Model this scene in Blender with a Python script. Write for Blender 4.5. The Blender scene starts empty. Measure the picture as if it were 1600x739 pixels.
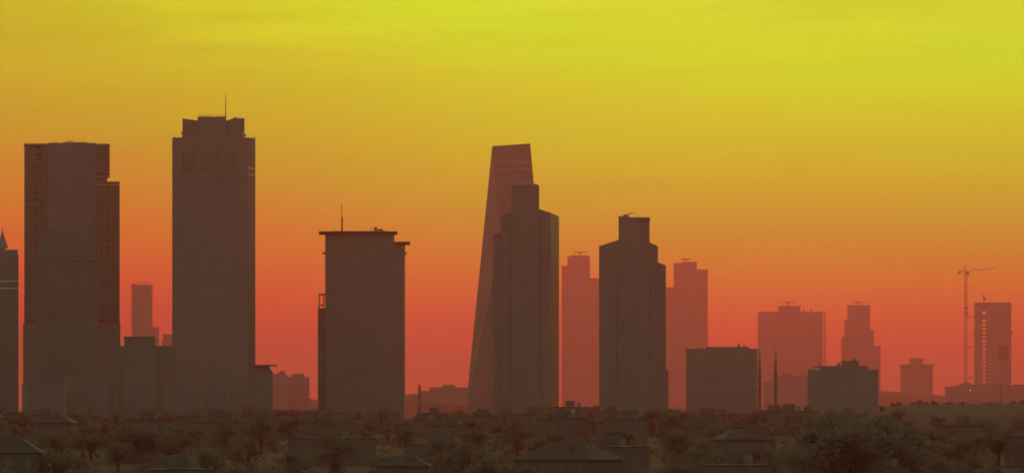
import bpy, bmesh, math, random
from mathutils import Vector, noise
R = math.radians
sc = bpy.context.scene
random.seed(11)

# ------------------------------------------------------------------ camera
LENS = 165.0
K = 36.0 / LENS / 1600.0          # metres per photo pixel at 1 m distance
HY = 640.0                        # eye-level row in the photo
ZC = 50.0                         # camera height
cam_d = bpy.data.cameras.new("camera")
cam_d.lens = LENS; cam_d.sensor_width = 36.0
cam_d.shift_y = (HY - 369.5) / 1600.0
cam_d.clip_start = 1.0; cam_d.clip_end = 200000.0
cam = bpy.data.objects.new("camera", cam_d)
cam.location = (0, 0, ZC); cam.rotation_euler = (R(90), 0, 0)
sc.collection.objects.link(cam); sc.camera = cam

# ------------------------------------------------------------------ render
sc.render.engine = 'CYCLES'
sc.view_settings.view_transform = 'Standard'
sc.view_settings.look = 'None'
sc.view_settings.exposure = 1.0
sc.view_settings.gamma = 1.0
sc.view_settings.use_curve_mapping = False
sc.cycles.use_denoising = True
sc.cycles.max_bounces = 6
sc.cycles.volume_bounces = 0
sc.cycles.use_adaptive_sampling = False
sc.cycles.filter_width = 1.8

# ------------------------------------------------------------------ sky and sun
SUN_AZ, SUN_EL = 2.2, 7.6         # degrees: right of the view axis, above the horizon
world = bpy.data.worlds.new("World"); sc.world = world; world.use_nodes = True
wt = world.node_tree; wn = wt.nodes; wl = wt.links; wn.clear()
def wmath(op, a, b=None, clamp=False):
    n = wn.new("ShaderNodeMath"); n.operation = op; n.use_clamp = clamp
    for i, v in enumerate((a, b)):
        if v is None: continue
        if isinstance(v, (int, float)): n.inputs[i].default_value = v
        else: wl.new(v, n.inputs[i])
    return n.outputs[0]
def wrange(v, a, b, c, d, smooth=True):
    n = wn.new("ShaderNodeMapRange"); n.interpolation_type = 'SMOOTHSTEP' if smooth else 'LINEAR'
    wl.new(v, n.inputs[0])
    for i, x in enumerate((a, b, c, d)): n.inputs[i + 1].default_value = x
    return n.outputs[0]
tc = wn.new("ShaderNodeTexCoord"); sep = wn.new("ShaderNodeSeparateXYZ")
wl.new(tc.outputs["Generated"], sep.inputs[0])
dx, dy, dz = sep.outputs
el = wmath('MULTIPLY', wmath('ARCSINE', dz), 180 / math.pi)                   # elevation, degrees
az = wmath('MULTIPLY', wmath('ARCTAN2', dx, dy), 180 / math.pi)               # azimuth off the view axis
# thin high cloud: long flat streaks
mp = wn.new("ShaderNodeCombineXYZ")
wl.new(wmath('MULTIPLY', az, 0.16), mp.inputs[0]); wl.new(wmath('MULTIPLY', el, 1.5), mp.inputs[1])
nz = wn.new("ShaderNodeTexNoise"); nz.inputs["Scale"].default_value = 1.0
nz.inputs["Detail"].default_value = 8.0; nz.inputs["Roughness"].default_value = 0.6; nz.inputs["Distortion"].default_value = 0.6
wl.new(mp.outputs[0], nz.inputs["Vector"])
streak = wmath('SUBTRACT', nz.outputs[0], 0.5)
# the glow leans towards the sun's side: further left it is a little redder
lean = wmath('MULTIPLY', wmath('TANH', wmath('MULTIPLY', wmath('ADD', az, 2.2), 0.3)), wmath('MAXIMUM', wmath('SUBTRACT', wmath('MULTIPLY', wmath('MINIMUM', el, 8.0), 0.27), 0.02), 0.0))
e2 = wmath('ADD', wmath('ADD', el, lean), wmath('MULTIPLY', wmath('MULTIPLY', streak, wrange(el, 1.0, 5.0, 0.1, 1.0)), 1.0))
ramp = wn.new("ShaderNodeValToRGB"); ramp.color_ramp.interpolation = 'LINEAR'
SKY_MAX = 24.0; GLOW = 0.5         # the picture is exposed one stop up for the dim quarter below
wl.new(wmath('DIVIDE', wmath('MAXIMUM', e2, 0.0), SKY_MAX), ramp.inputs[0])
SKY = [  # leaned elevation (deg), linear colour of the clear glow behind the haze
    (0, (0.340, 0.045, 0.020)),
    (0.5, (0.340, 0.045, 0.020)),
    (0.864, (0.699, 0.045, 0.033)),
    (1.378, (0.821, 0.127, 0.030)),
    (1.884, (0.754, 0.237, 0.020)),
    (2.388, (0.647, 0.335, 0.023)),
    (2.904, (0.583, 0.446, 0.019)),
    (3.419, (0.607, 0.530, 0.016)),
    (3.925, (0.605, 0.635, 0.015)),
    (4.44, (0.645, 0.711, 0.015)),
    (4.956, (0.617, 0.797, 0.015)),
    (5.427, (0.594, 0.843, 0.015)),
    (8.5, (0.720, 0.720, 0.050)),
    (12, (0.500, 0.460, 0.080)),
    (24, (0.200, 0.170, 0.080)),
]
cr = ramp.color_ramp
while len(cr.elements) < len(SKY): cr.elements.new(0.5)
for e, (d, c) in zip(cr.elements, SKY):
    e.position = d / SKY_MAX; e.color = (*[v * GLOW for v in c], 1)
nish = wn.new("ShaderNodeTexSky"); nish.sky_type = 'NISHITA'; nish.sun_disc = False
nish.sun_elevation = R(SUN_EL); nish.sun_rotation = R(SUN_AZ)
nish.air_density = 1.5; nish.dust_density = 6.0; nish.ozone_density = 1.0
SKY_STRENGTH = 0.113
nsc = wn.new("ShaderNodeVectorMath"); nsc.operation = 'MULTIPLY'          # green tint added to the sky light to colour the shaded faces
wl.new(nish.outputs[0], nsc.inputs[0]); nsc.inputs[1].default_value = (SKY_STRENGTH * 0.92, SKY_STRENGTH * 1.40, SKY_STRENGTH * 1.0)
# the sunset glow fills the sun's side of the sky and fades upward and to the far side
gfac = wmath('MULTIPLY', wrange(el, 8.0, 32.0, 1.0, 0.0), wrange(wmath('ABSOLUTE', wmath('SUBTRACT', az, SUN_AZ)), 20.0, 95.0, 1.0, 0.0))
mix = wn.new("ShaderNodeMix"); mix.data_type = 'RGBA'
wl.new(gfac, mix.inputs[0]); wl.new(nsc.outputs[0], mix.inputs[6])
wisp = wmath('ADD', wmath('MULTIPLY', wmath('MULTIPLY', wmath('MAXIMUM', streak, -0.05), wrange(el, 3.4, 5.4, 0.0, 1.0)), 0.9), 1.0)    # lit wisps of cloud
wis = wn.new("ShaderNodeVectorMath"); wis.operation = 'SCALE'; wl.new(ramp.outputs[0], wis.inputs[0]); wl.new(wisp, wis.inputs["Scale"])
wl.new(wis.outputs[0], mix.inputs[7])
bg = wn.new("ShaderNodeBackground"); bg.inputs[1].default_value = 1.0
wl.new(mix.outputs[2], bg.inputs[0])
wo = wn.new("ShaderNodeOutputWorld"); wl.new(bg.outputs[0], wo.inputs[0])

sun_d = bpy.data.lights.new("sun", 'SUN'); sun_d.energy = 0.046; sun_d.angle = R(0.5)
sun_d.color = (1.0, 0.42, 0.18)
sun = bpy.data.objects.new("sun", sun_d); sc.collection.objects.link(sun)
sdir = Vector((math.sin(R(SUN_AZ)) * math.cos(R(SUN_EL)), math.cos(R(SUN_AZ)) * math.cos(R(SUN_EL)), math.sin(R(SUN_EL))))
sun.rotation_euler = (-sdir).to_track_quat('-Z', 'Y').to_euler()

# haze (used at the end, numbers kept here with the light)
HAZE_DENSITY = 6.9e-5
HAZE_COLOR = (0.92, 0.19, 0.33)
HAZE_G = 0.83
HAZE_TOP = 445.0

# ------------------------------------------------------------------ materials
def mat(name, color, rough=0.8, spec=0.3, var=0.25, scale=0.15, metal=0.0, bump=0.0):
    m = bpy.data.materials.new(name); m.use_nodes = True
    nt = m.node_tree; b = nt.nodes["Principled BSDF"]
    t = nt.nodes.new("ShaderNodeTexCoord"); n = nt.nodes.new("ShaderNodeTexNoise")
    n.inputs["Scale"].default_value = scale; n.inputs["Detail"].default_value = 5
    nt.links.new(t.outputs["Object"], n.inputs["Vector"])
    r = nt.nodes.new("ShaderNodeValToRGB")
    r.color_ramp.elements[0].position = 0.3; r.color_ramp.elements[1].position = 0.7
    r.color_ramp.elements[0].color = (*[c * (1 - var) for c in color], 1)
    r.color_ramp.elements[1].color = (*[min(1, c * (1 + var)) for c in color], 1)
    nt.links.new(n.outputs[0], r.inputs[0]); nt.links.new(r.outputs[0], b.inputs["Base Color"])
    b.inputs["Roughness"].default_value = rough; b.inputs["Specular IOR Level"].default_value = spec
    b.inputs["Metallic"].default_value = metal
    if bump:
        bp = nt.nodes.new("ShaderNodeBump"); bp.inputs["Strength"].default_value = bump; bp.inputs["Distance"].default_value = 0.5
        nt.links.new(n.outputs[0], bp.inputs["Height"]); nt.links.new(bp.outputs[0], b.inputs["Normal"])
    return m

def facade(name, wall, glass, floor=3.4, bay=2.6, fz=0.42, fx=0.2, rough=0.85, spec=0.15):
    """storey bands and bays too far away to count: window strips darker and glossier than the wall"""
    m = bpy.data.materials.new(name); m.use_nodes = True
    nt = m.node_tree; L = nt.links; b = nt.nodes["Principled BSDF"]
    def M(op, a, c=None):
        n = nt.nodes.new("ShaderNodeMath"); n.operation = op
        for i, v in enumerate((a, c)):
            if v is None: continue
            if isinstance(v, (int, float)): n.inputs[i].default_value = v
            else: L.new(v, n.inputs[i])
        return n.outputs[0]
    t = nt.nodes.new("ShaderNodeTexCoord"); s = nt.nodes.new("ShaderNodeSeparateXYZ"); L.new(t.outputs["Object"], s.inputs[0])
    z = M('FRACT', M('DIVIDE', s.outputs[2], floor)); x = M('FRACT', M('DIVIDE', M('ADD', s.outputs[0], s.outputs[1]), bay))
    w = M('MULTIPLY', M('GREATER_THAN', z, fz), M('GREATER_THAN', x, fx))
    n = nt.nodes.new("ShaderNodeTexNoise"); n.inputs["Scale"].default_value = 0.06; n.inputs["Detail"].default_value = 4; L.new(t.outputs["Object"], n.inputs["Vector"])
    # each room a little different: cells of one bay by one storey
    fl = nt.nodes.new("ShaderNodeCombineXYZ")
    L.new(M('FLOOR', M('DIVIDE', M('ADD', s.outputs[0], s.outputs[1]), bay)), fl.inputs[0]); L.new(M('FLOOR', M('DIVIDE', s.outputs[2], floor)), fl.inputs[1])
    wh = nt.nodes.new("ShaderNodeTexWhiteNoise"); L.new(fl.outputs[0], wh.inputs["Vector"])
    mx = nt.nodes.new("ShaderNodeMix"); mx.data_type = 'RGBA'; L.new(w, mx.inputs[0])
    mx.inputs[6].default_value = (*wall, 1); mx.inputs[7].default_value = (*glass, 1)
    v = M('MULTIPLY', M('ADD', M('MULTIPLY', n.outputs[0], 0.24), 0.88), M('ADD', M('MULTIPLY', wh.outputs[0], 0.10), 0.95))
    hs = nt.nodes.new("ShaderNodeVectorMath"); hs.operation = 'SCALE'; L.new(mx.outputs[2], hs.inputs[0]); L.new(v, hs.inputs["Scale"])
    L.new(hs.outputs[0], b.inputs["Base Color"])
    L.new(M('SUBTRACT', rough, M('MULTIPLY', w, 0.15)), b.inputs["Roughness"])
    b.inputs["Specular IOR Level"].default_value = spec
    return m

M = {}
M['concrete'] = mat("dark concrete", (0.16, 0.152, 0.14))
M['metal'] = mat("dull metal", (0.14, 0.13, 0.12), rough=0.5, spec=0.4)
M['band'] = mat("polished metal band", (0.45, 0.42, 0.38), rough=0.35, spec=0.5, metal=0.6)
M['trim'] = mat("pale stone trim", (0.168, 0.158, 0.147), var=0.08)
M['trim_light'] = mat("pale cladding band", (0.36, 0.31, 0.27), rough=0.7)
M['f_dark'] = facade("dark glass facade", (0.162, 0.153, 0.143), (0.154, 0.147, 0.138))
M['f_stone'] = facade("stone facade", (0.172, 0.161, 0.15), (0.164, 0.155, 0.145), bay=3.2)
M['f_low'] = facade("dark low facade", (0.155, 0.147, 0.137), (0.149, 0.142, 0.132))  # even tone, slightly darker than the dark glass facade
M['f_darkest'] = facade("darkest facade", (0.135, 0.13, 0.12), (0.13, 0.125, 0.116))  # even tone, the darkest of the facades
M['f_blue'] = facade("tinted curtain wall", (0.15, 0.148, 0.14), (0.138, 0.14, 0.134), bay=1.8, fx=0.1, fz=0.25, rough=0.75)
M['f_side'] = facade("glazed flank", (0.23, 0.175, 0.155), (0.21, 0.165, 0.148), rough=0.5, spec=0.5)  # lighter, redder base paints in the sky mirrored by the flank
M['f_sky_tint'] = facade("facet with painted sky reflection", (0.38, 0.20, 0.16), (0.35, 0.19, 0.155), bay=1.8, fx=0.1, rough=0.7)  # pale red base stands in for the red sky reflected in this facet
M['slab'] = mat("dark slab edge", (0.085, 0.08, 0.072))
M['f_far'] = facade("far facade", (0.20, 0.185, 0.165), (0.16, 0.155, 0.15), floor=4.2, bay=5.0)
M['f_site'] = mat("raw concrete", (0.20, 0.18, 0.16), var=0.3)
M['plaster'] = mat("weathered plaster", (0.13, 0.096, 0.088), var=0.1, scale=0.4, spec=0.08)
M['plaster_b'] = mat("ochre plaster", (0.132, 0.094, 0.084), var=0.1, scale=0.4, spec=0.08)
M['plaster_c'] = mat("grey plaster", (0.125, 0.095, 0.088), var=0.1, scale=0.4, spec=0.08)
M['roof'] = mat("clay roof tile", (0.06, 0.045, 0.038), var=0.15, scale=1.2, spec=0.08)
M['tar'] = mat("roofing felt", (0.07, 0.054, 0.048), var=0.15, scale=0.8, spec=0.08)
M['pane'] = mat("window glass", (0.11, 0.09, 0.082), rough=0.35, spec=0.5, var=0.2)
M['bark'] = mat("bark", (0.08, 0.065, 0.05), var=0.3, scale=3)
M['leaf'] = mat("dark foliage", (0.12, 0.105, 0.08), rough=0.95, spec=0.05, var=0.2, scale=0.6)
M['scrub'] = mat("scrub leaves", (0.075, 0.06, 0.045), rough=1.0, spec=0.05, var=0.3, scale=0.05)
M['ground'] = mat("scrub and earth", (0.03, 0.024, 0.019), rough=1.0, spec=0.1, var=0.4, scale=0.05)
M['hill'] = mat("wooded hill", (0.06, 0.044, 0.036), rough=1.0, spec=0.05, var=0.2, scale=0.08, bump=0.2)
M['lead'] = mat("lead roof", (0.16, 0.16, 0.16), rough=0.6)
lt = M['leaf'].node_tree; lb = lt.nodes["Principled BSDF"]; tl = lt.nodes.new("ShaderNodeBsdfTranslucent"); tl.inputs[0].default_value = (0.20, 0.165, 0.135, 1)   # light comes through leaves
lm = lt.nodes.new("ShaderNodeMixShader"); lm.inputs[0].default_value = 0.4; lt.links.new(lb.outputs[0], lm.inputs[1]); lt.links.new(tl.outputs[0], lm.inputs[2]); lt.links.new(lm.outputs[0], lt.nodes["Material Output"].inputs[0])
g = bpy.data.materials.new("corner glazing"); g.use_nodes = True        # tinted glass one can see the sky through
nt = g.node_tree; pb = nt.nodes["Principled BSDF"]; pb.inputs["Base Color"].default_value = (0.17, 0.155, 0.14, 1); pb.inputs["Roughness"].default_value = 0.4
tr = nt.nodes.new("ShaderNodeBsdfTransparent"); ms = nt.nodes.new("ShaderNodeMixShader"); ms.inputs[0].default_value = 0.37
tr.inputs[0].default_value = (0.9, 0.85, 0.8, 1)
nt.links.new(pb.outputs[0], ms.inputs[1]); nt.links.new(tr.outputs[0], ms.inputs[2]); nt.links.new(ms.outputs[0], nt.nodes["Material Output"].inputs[0])
M['glazing'] = g
def lamp_mat(name, color, s):
    m = bpy.data.materials.new(name); m.use_nodes = True; b = m.node_tree.nodes["Principled BSDF"]
    b.inputs["Base Color"].default_value = (0.2, 0.18, 0.16, 1); b.inputs["Emission Color"].default_value = (*color, 1); b.inputs["Emission Strength"].default_value = s
    return m
M['flood'] = lamp_mat("lit floodlight", (1.0, 0.72, 0.55), 0.7)
M['lit'] = lamp_mat("dim lit window", (1.0, 0.55, 0.38), 0.012)

# ------------------------------------------------------------------ helpers
def gz(x, y):
    """height of the ground"""
    pts = [(-400, 27), (500, 27), (750, 35), (1000, 39), (1400, 42), (1800, 43.5), (2400, 44), (60000, 44)]
    z = 44.0
    for (a, za), (b, zb) in zip(pts, pts[1:]):
        if a <= y <= b:
            z = za + (zb - za) * (y - a) / (b - a); break
    return z + 0.5 * math.sin(x * 0.011 + y * 0.004) + 0.4 * math.sin(x * 0.023 - y * 0.009)

def link(o, parent=None):
    sc.collection.objects.link(o); o.parent = parent; return o
def mesh_obj(name, bm, m, parent=None):
    bmesh.ops.recalc_face_normals(bm, faces=bm.faces)
    me = bpy.data.meshes.new(name); bm.to_mesh(me); bm.free(); me.materials.append(m)
    return link(bpy.data.objects.new(name, me), parent)
def tag(o, label, cat, group=None):
    o['label'] = label; o['category'] = cat
    if group: o['group'] = group
    return o

class Thing:
    """an Empty on the ground at distance D; photo-pixel measures become metres at that distance"""
    def __init__(self, name, label, cat, D, px, group=None, z=None):
        self.D = D; self.ox = (px - 800) * K * D
        self.oz = gz(self.ox, D) if z is None else z
        self.e = bpy.data.objects.new(name, None); self.e.location = (self.ox, D, self.oz)
        self.e.empty_display_size = 2.0
        link(self.e); tag(self.e, label, cat, group)
    def x(self, px, d=0.0): return (px - 800) * K * (self.D + d) - self.ox
    def z(self, py): return ZC - (py - HY) * K * self.D - self.oz
    def prism(self, name, m, fp, top, bot=None, parent=None):
        """footprint (photo x, metres back) raised from bot to top (one row or one for each corner)"""
        bm = bmesh.new(); n = len(fp)
        tops = top if isinstance(top, (list, tuple)) else [top] * n
        zb = -1.5 if bot is None else self.z(bot)
        lo = [bm.verts.new((self.x(p, d), d, zb)) for p, d in fp]
        hi = [bm.verts.new((self.x(p, d), d, self.z(t))) for (p, d), t in zip(fp, tops)]
        bm.faces.new(lo[::-1]); bm.faces.new(hi)
        for i in range(n):
            j = (i + 1) % n; bm.faces.new((lo[i], lo[j], hi[j], hi[i]))
        return mesh_obj(name, bm, m, parent or self.e)
    def box(self, name, m, a, b, t, bt, d0, d1, parent=None):
        return self.prism(name, m, [(a, d0), (b, d0), (b, d1), (a, d1)], t, bt, parent)
    def profile(self, name, m, pts, d0, d1, parent=None):
        """outline (photo x, photo y or None for the ground) given real depth"""
        bm = bmesh.new()
        f = [bm.verts.new((self.x(p), d0, -1.5 if q is None else self.z(q))) for p, q in pts]
        b = [bm.verts.new((self.x(p), d1, -1.5 if q is None else self.z(q))) for p, q in pts]
        n = len(pts); bm.faces.new(f); bm.faces.new(b[::-1])
        for i in range(n):
            j = (i + 1) % n; bm.faces.new((f[i], b[i], b[j], f[j]))
        return mesh_obj(name, bm, m, parent or self.e)
    def rod(self, name, m, p, q, r, r2=None, d=5.0, d2=None, seg=8, parent=None, r_px=True):
        """round bar between two photo points at depth d; radii in photo pixels"""
        A = Vector((self.x(p[0]), d, self.z(p[1]))); B = Vector((self.x(q[0]), d if d2 is None else d2, self.z(q[1])))
        s = K * self.D if r_px else 1.0
        return mesh_obj(name, rod_bm(A, B, r * s, (r if r2 is None else r2) * s, seg), m, parent or self.e)
    def pieces(self, name, m, spots, w, h, d, depth, parent=None):
        """alike flat blocks that share one mesh; spots are the photo positions of their centres"""
        bm = bmesh.new(); bmesh.ops.create_cube(bm, size=1.0)
        bmesh.ops.scale(bm, vec=(w * K * self.D, depth, h * K * self.D), verts=bm.verts)
        bmesh.ops.recalc_face_normals(bm, faces=bm.faces)
        me = bpy.data.meshes.new(name); bm.to_mesh(me); bm.free(); me.materials.append(m)
        out = []
        for px, py in spots:
            o = bpy.data.objects.new(name, me); o.location = (self.x(px), d, self.z(py))
            out.append(link(o, parent or self.e))
        return out

def rod_bm(A, B, r1, r2, seg=8, bm=None):
    bm = bm or bmesh.new()
    ax = (B - A).normalized(); u = ax.orthogonal().normalized(); v = ax.cross(u)
    rings = []
    for P, r in ((A, r1), (B, r2)):
        rings.append([bm.verts.new(P + (u * math.cos(t) + v * math.sin(t)) * max(r, 1e-3)) for t in [2 * math.pi * i / seg for i in range(seg)]])
    for i in range(seg):
        j = (i + 1) % seg; bm.faces.new((rings[0][i], rings[0][j], rings[1][j], rings[1][i]))
    bm.faces.new(rings[0][::-1]); bm.faces.new(rings[1])
    return bm
def lathe_bm(prof, seg=14, z0=0.0):
    bm = bmesh.new(); rings = []
    for r, z in prof:
        rings.append([bm.verts.new((max(r, 0.01) * math.cos(2 * math.pi * i / seg), max(r, 0.01) * math.sin(2 * math.pi * i / seg), z + z0)) for i in range(seg)])
    for a, b in zip(rings, rings[1:]):
        for i in range(seg):
            j = (i + 1) % seg; bm.faces.new((a[i], a[j], b[j], b[i]))
    bm.faces.new(rings[0][::-1]); bm.faces.new(rings[-1])
    return bm

# ------------------------------------------------------------------ the land
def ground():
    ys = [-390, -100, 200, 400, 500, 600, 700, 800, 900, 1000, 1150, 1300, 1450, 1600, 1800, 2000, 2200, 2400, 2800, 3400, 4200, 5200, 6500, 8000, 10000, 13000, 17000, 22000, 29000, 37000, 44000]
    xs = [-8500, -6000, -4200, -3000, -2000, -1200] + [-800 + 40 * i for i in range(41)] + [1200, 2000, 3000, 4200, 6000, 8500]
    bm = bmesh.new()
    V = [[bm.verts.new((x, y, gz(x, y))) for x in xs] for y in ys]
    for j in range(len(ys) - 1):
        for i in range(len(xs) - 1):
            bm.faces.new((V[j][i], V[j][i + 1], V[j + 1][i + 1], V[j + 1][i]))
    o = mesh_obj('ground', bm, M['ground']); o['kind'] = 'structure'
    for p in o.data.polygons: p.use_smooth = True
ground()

def hill(crest, D, depth, rough=1.0, seed=0):
    """a ridge whose crest passes through the photo points, rounded down to the ground on both sides"""
    s = K * D; bm = bmesh.new(); N = 90; rows = 13
    x0, x1 = crest[0][0], crest[-1][0]
    V = []
    for j in range(rows):
        t = -1 + 2 * j / (rows - 1); row = []
        for i in range(N + 1):
            px = x0 + (x1 - x0) * i / N
            for (a, ya), (b, yb) in zip(crest, crest[1:]):
                if a <= px <= b:
                    py = ya + (yb - ya) * (px - a) / (b - a); break
            X = (px - 800) * s; Y = D + t * depth
            top = ZC - (py - HY) * s
            base = gz(X, D) - 2.0
            f = (1 - t * t) ** 0.7 if abs(t) < 1 else 0
            nzv = noise.noise(Vector((X * 0.05 / rough, Y * 0.05 / rough, seed))) + 0.6 * noise.noise(Vector((X * 0.17 / rough, Y * 0.17 / rough, seed + 3)))
            row.append(bm.verts.new((X, Y, base + (top - base) * f + nzv * rough * (0.35 + 0.3 * f))))
        V.append(row)
    for j in range(rows - 1):
        for i in range(N):
            bm.faces.new((V[j][i], V[j][i + 1], V[j + 1][i + 1], V[j + 1][i]))
    o = mesh_obj('hill', bm, M['hill']); o['kind'] = 'structure'
    for p in o.data.polygons: p.use_smooth = True
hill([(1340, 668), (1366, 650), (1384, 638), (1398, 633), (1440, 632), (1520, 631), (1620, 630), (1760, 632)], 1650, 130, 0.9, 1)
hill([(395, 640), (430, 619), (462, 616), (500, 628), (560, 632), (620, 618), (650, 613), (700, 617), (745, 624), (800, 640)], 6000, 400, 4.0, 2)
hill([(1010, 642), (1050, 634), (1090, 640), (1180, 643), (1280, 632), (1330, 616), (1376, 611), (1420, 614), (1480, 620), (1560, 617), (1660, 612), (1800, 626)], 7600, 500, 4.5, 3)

# ------------------------------------------------------------------ towers, left to right
# cut off by the left edge
t = Thing('office_tower', 'dark tower with a pointed finial, cut off by the left edge of the picture', 'tower', 2000, 0)
t.prism('wall', M['f_stone'], [(-46, 0), (29, 0), (29, 26), (-46, 26)], 397)
t.box('parapet', M['concrete'], -47, 27.5, 390, 397.2, 0.6, 25)
for y in (439.5, 450.5): t.box('sky_gap_strip', M['band'], -46.5, 29.3, y - 0.9, y + 0.9, -0.35, 0.2)  # bright strips standing in for sky seen through gaps
t.prism('roof_house', M['concrete'], [(-16, 6), (8.5, 6), (8.5, 18), (-16, 18)], 386, 390.2)
o = mesh_obj('finial', lathe_bm([(2.5, 0), (2.2, 1.0), (1.4, 3.2), (0.7, 5.4), (0.25, 7.2), (0.02, 8.8)]), M['lead'], t.e)
o.location = (t.x(-1), 12, t.z(386.2))
for i, px in enumerate([-40, -30, -20, -10, 0, 10, 20]): t.box('pilaster', M['trim'], px, px + 1.6, 453, None, -0.08, 0.25)

# glass tower with a step
t = Thing('office_tower', 'wide tower with glass corner bays and a stepped right shoulder, near the left edge', 'tower', 2250, 112)
t.prism('wall', M['f_dark'], [(74, 0), (150, 0), (150, 30), (74, 30)], 223.5)
t.box('roof_parapet', M['concrete'], 37.4, 74, 224.5, 227.5, 0.0, 11)
t.box('roof_parapet', M['concrete'], 150, 171.6, 224.8, 228.5, 0.0, 11)
t.box('roof_parapet', M['concrete'], 150, 187.2, 283.8, 287, -0.2, 11)
t.box('recessed_floor', M['concrete'], 150, 167.5, 277.5, 283.6, 1.0, 10)
rows = [229.5 + 10.4 * i for i in range(56)]
for a, b, y0, y1 in ((38, 74, 228, 505), (150, 171.5, 229, 277), (150, 187, 287.5, 505)):
    w = b - a
    nb = 4 if w > 30 else 3
    for y in rows:
        if y0 - 2 <= y <= y1 + 1: t.box('floor_slab', M['slab'], a + 0.1, b - 0.1, y - 0.75, y + 0.75, 0.2, 9.8)
    cols = [a + w * i / nb for i in range(nb + 1)]
    for i, c in enumerate(cols): t.box('mullion', M['slab'], max(a, c - 0.7), min(b, c + 0.7), y0 - 0.3, y1, -0.2, 0.5)
    sp = []
    for y in rows:
        if y0 - 1 <= y and y + 10.4 <= y1 + 3:
            for i in range(nb): sp.append(((cols[i] + cols[i + 1]) / 2, y + 5.2))
    if a == 38: sp = [s for s in sp if not (s[1] < 246 and abs(s[0] - (cols[2] + cols[3]) / 2) < 1)]
    t.pieces('pane', M['glazing'], sp, w / nb - 1.2, 8.8, 0.3, 0.08)
    t.box('rear_glazing', M['glazing'], a + 0.2, b - 0.2, y0, y1, 9.9, 10.0)
for a, b in ((46, 53), (58.5, 61.5)): t.box('column', M['concrete'], a, b, 228.2, 505, 3, 6) if b - a < 4 else None
t.box('roof_house', M['concrete'], 98, 136, 221.5, 223.7, 4, 22)
for px, h, w in ((79, 1.8, 1), (55, 2.5, .6), (86, 3.2, 1.6), (91, 2, 1.4), (125, 2.6, .7), (131, 2.4, .9)): t.box('roof_plant', M['metal'], px, px + w, 223.5 - h, 223.6, 6, 8)
for px in (103, 105.5, 108.5): t.rod('cradle_arm', M['metal'], (px, 221.6), (px + 2.2, 218.6), 0.35, d=8)
t.rod('cradle_rail', M['metal'], (101, 218.8), (112, 218.8), 0.4, d=8)
t.prism('podium', M['f_low'], [(36, -3), (188, -3), (188, 32), (36, 32)], 505)

# dark block in front of it
t = Thing('apartment_block', 'near-black block with a chamfered top in front of the glass-cornered tower', 'apartment block', 1950, 105)
t.profile('wall', M['f_darkest'], [(55, None), (57, 402), (59, 380), (69, 358), (119, 358), (129, 380), (133, 402), (152, 404), (154, None)], 0, 24)
t.e.rotation_euler.z = math.atan2(-t.ox, t.D)
t.box('roof_house', M['concrete'], 84, 106, 354.5, 358.2, 6, 16)
t.rod('mast', M['metal'], (109.5, 358), (109.5, 345), 0.6, 0.4, d=8)
t.box('mast_beacon', M['trim'], 108.9, 110.5, 345, 348.5, 7.8, 8.2)
t.box('cornice', M['trim'], 54.6, 154, 404.2, 406, -0.4, 0.3)

# slim far tower seen through the gap
t = Thing('office_tower', 'slim hazy tower in the gap between the two tallest left-hand towers', 'tower', 8000, 222)
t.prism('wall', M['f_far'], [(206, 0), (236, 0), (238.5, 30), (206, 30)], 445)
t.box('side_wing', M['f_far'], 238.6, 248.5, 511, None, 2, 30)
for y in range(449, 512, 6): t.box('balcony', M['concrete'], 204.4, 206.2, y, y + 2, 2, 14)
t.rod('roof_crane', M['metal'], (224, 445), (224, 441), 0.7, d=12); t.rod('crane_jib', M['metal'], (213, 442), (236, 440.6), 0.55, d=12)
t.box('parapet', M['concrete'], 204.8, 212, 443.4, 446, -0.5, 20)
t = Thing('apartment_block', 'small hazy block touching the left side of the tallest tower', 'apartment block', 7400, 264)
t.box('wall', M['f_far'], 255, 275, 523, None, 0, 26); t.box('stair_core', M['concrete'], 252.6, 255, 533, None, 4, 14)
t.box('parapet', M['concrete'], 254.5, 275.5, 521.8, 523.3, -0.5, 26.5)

# tallest tower
t = Thing('office_tower', 'tallest dark tower with a notched crown and a thin roof antenna', 'tower', 2200, 334)
t.prism('wall', M['f_stone'], [(269, 0), (387, 0), (399, 13), (396, 38), (272, 38)], [215, 215, 213.5, 213.5, 215])
for i in range(11): t.box('pilaster', M['trim'], 271.5 + 10.9 * i, 273.6 + 10.9 * i, 290, None, -0.08, 0.3)
t.box('frieze', M['f_dark'], 271, 385, 274, 289, -0.06, 0.3)
for a, b in ((284, 307), (312, 347), (352, 372)): t.box('recessed_panel', M['pane'], a, b, 238, 269, -0.04, 0.3)
for y in (231, 271): t.box('cornice', M['trim'], 268.5, 386.5, y, y + 1.6, -0.15, 0.3)
for y in (262, 272): t.prism('side_band', M['band'], [(387.6, 0.3), (387.6, -0.1), (399.6, 13.0), (399.2, 13.4)], y - 0.7, y + 0.9)
t.prism('crown', M['f_dark'], [(285, 4), (309, 4), (309, 30), (286, 30)], [184.5, 187.8, 187.8, 184.5], 216)
t.prism('crown', M['f_dark'], [(308.5, 2.5), (353.5, 2.5), (353.5, 31), (308.5, 31)], 182.5, 216)
t.prism('crown', M['f_dark'], [(353, 4), (364, 4), (382, 4), (382, 30), (364, 30), (353, 30)], [188.5, 184.2, 184.2, 184.2, 184.2, 188.5], 216)
for a, b in ((311, 331), (336, 352)): t.box('roof_house', M['concrete'], a, b, 181, 182.7, 6, 24)
for px in (309.5, 316, 323, 330, 337, 344, 352.6): t.rod('railing_post', M['metal'], (px, 182.5), (px, 178), 0.28, d=3)
t.rod('railing', M['metal'], (309, 179.4), (353, 179.4), 0.25, d=3)
t.rod('antenna', M['metal'], (349.7, 182), (349.7, 158), 0.75, 0.6, d=14); t.rod('antenna', M['metal'], (349.7, 158), (349.7, 143.5), 0.5, 0.3, d=14)
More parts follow.
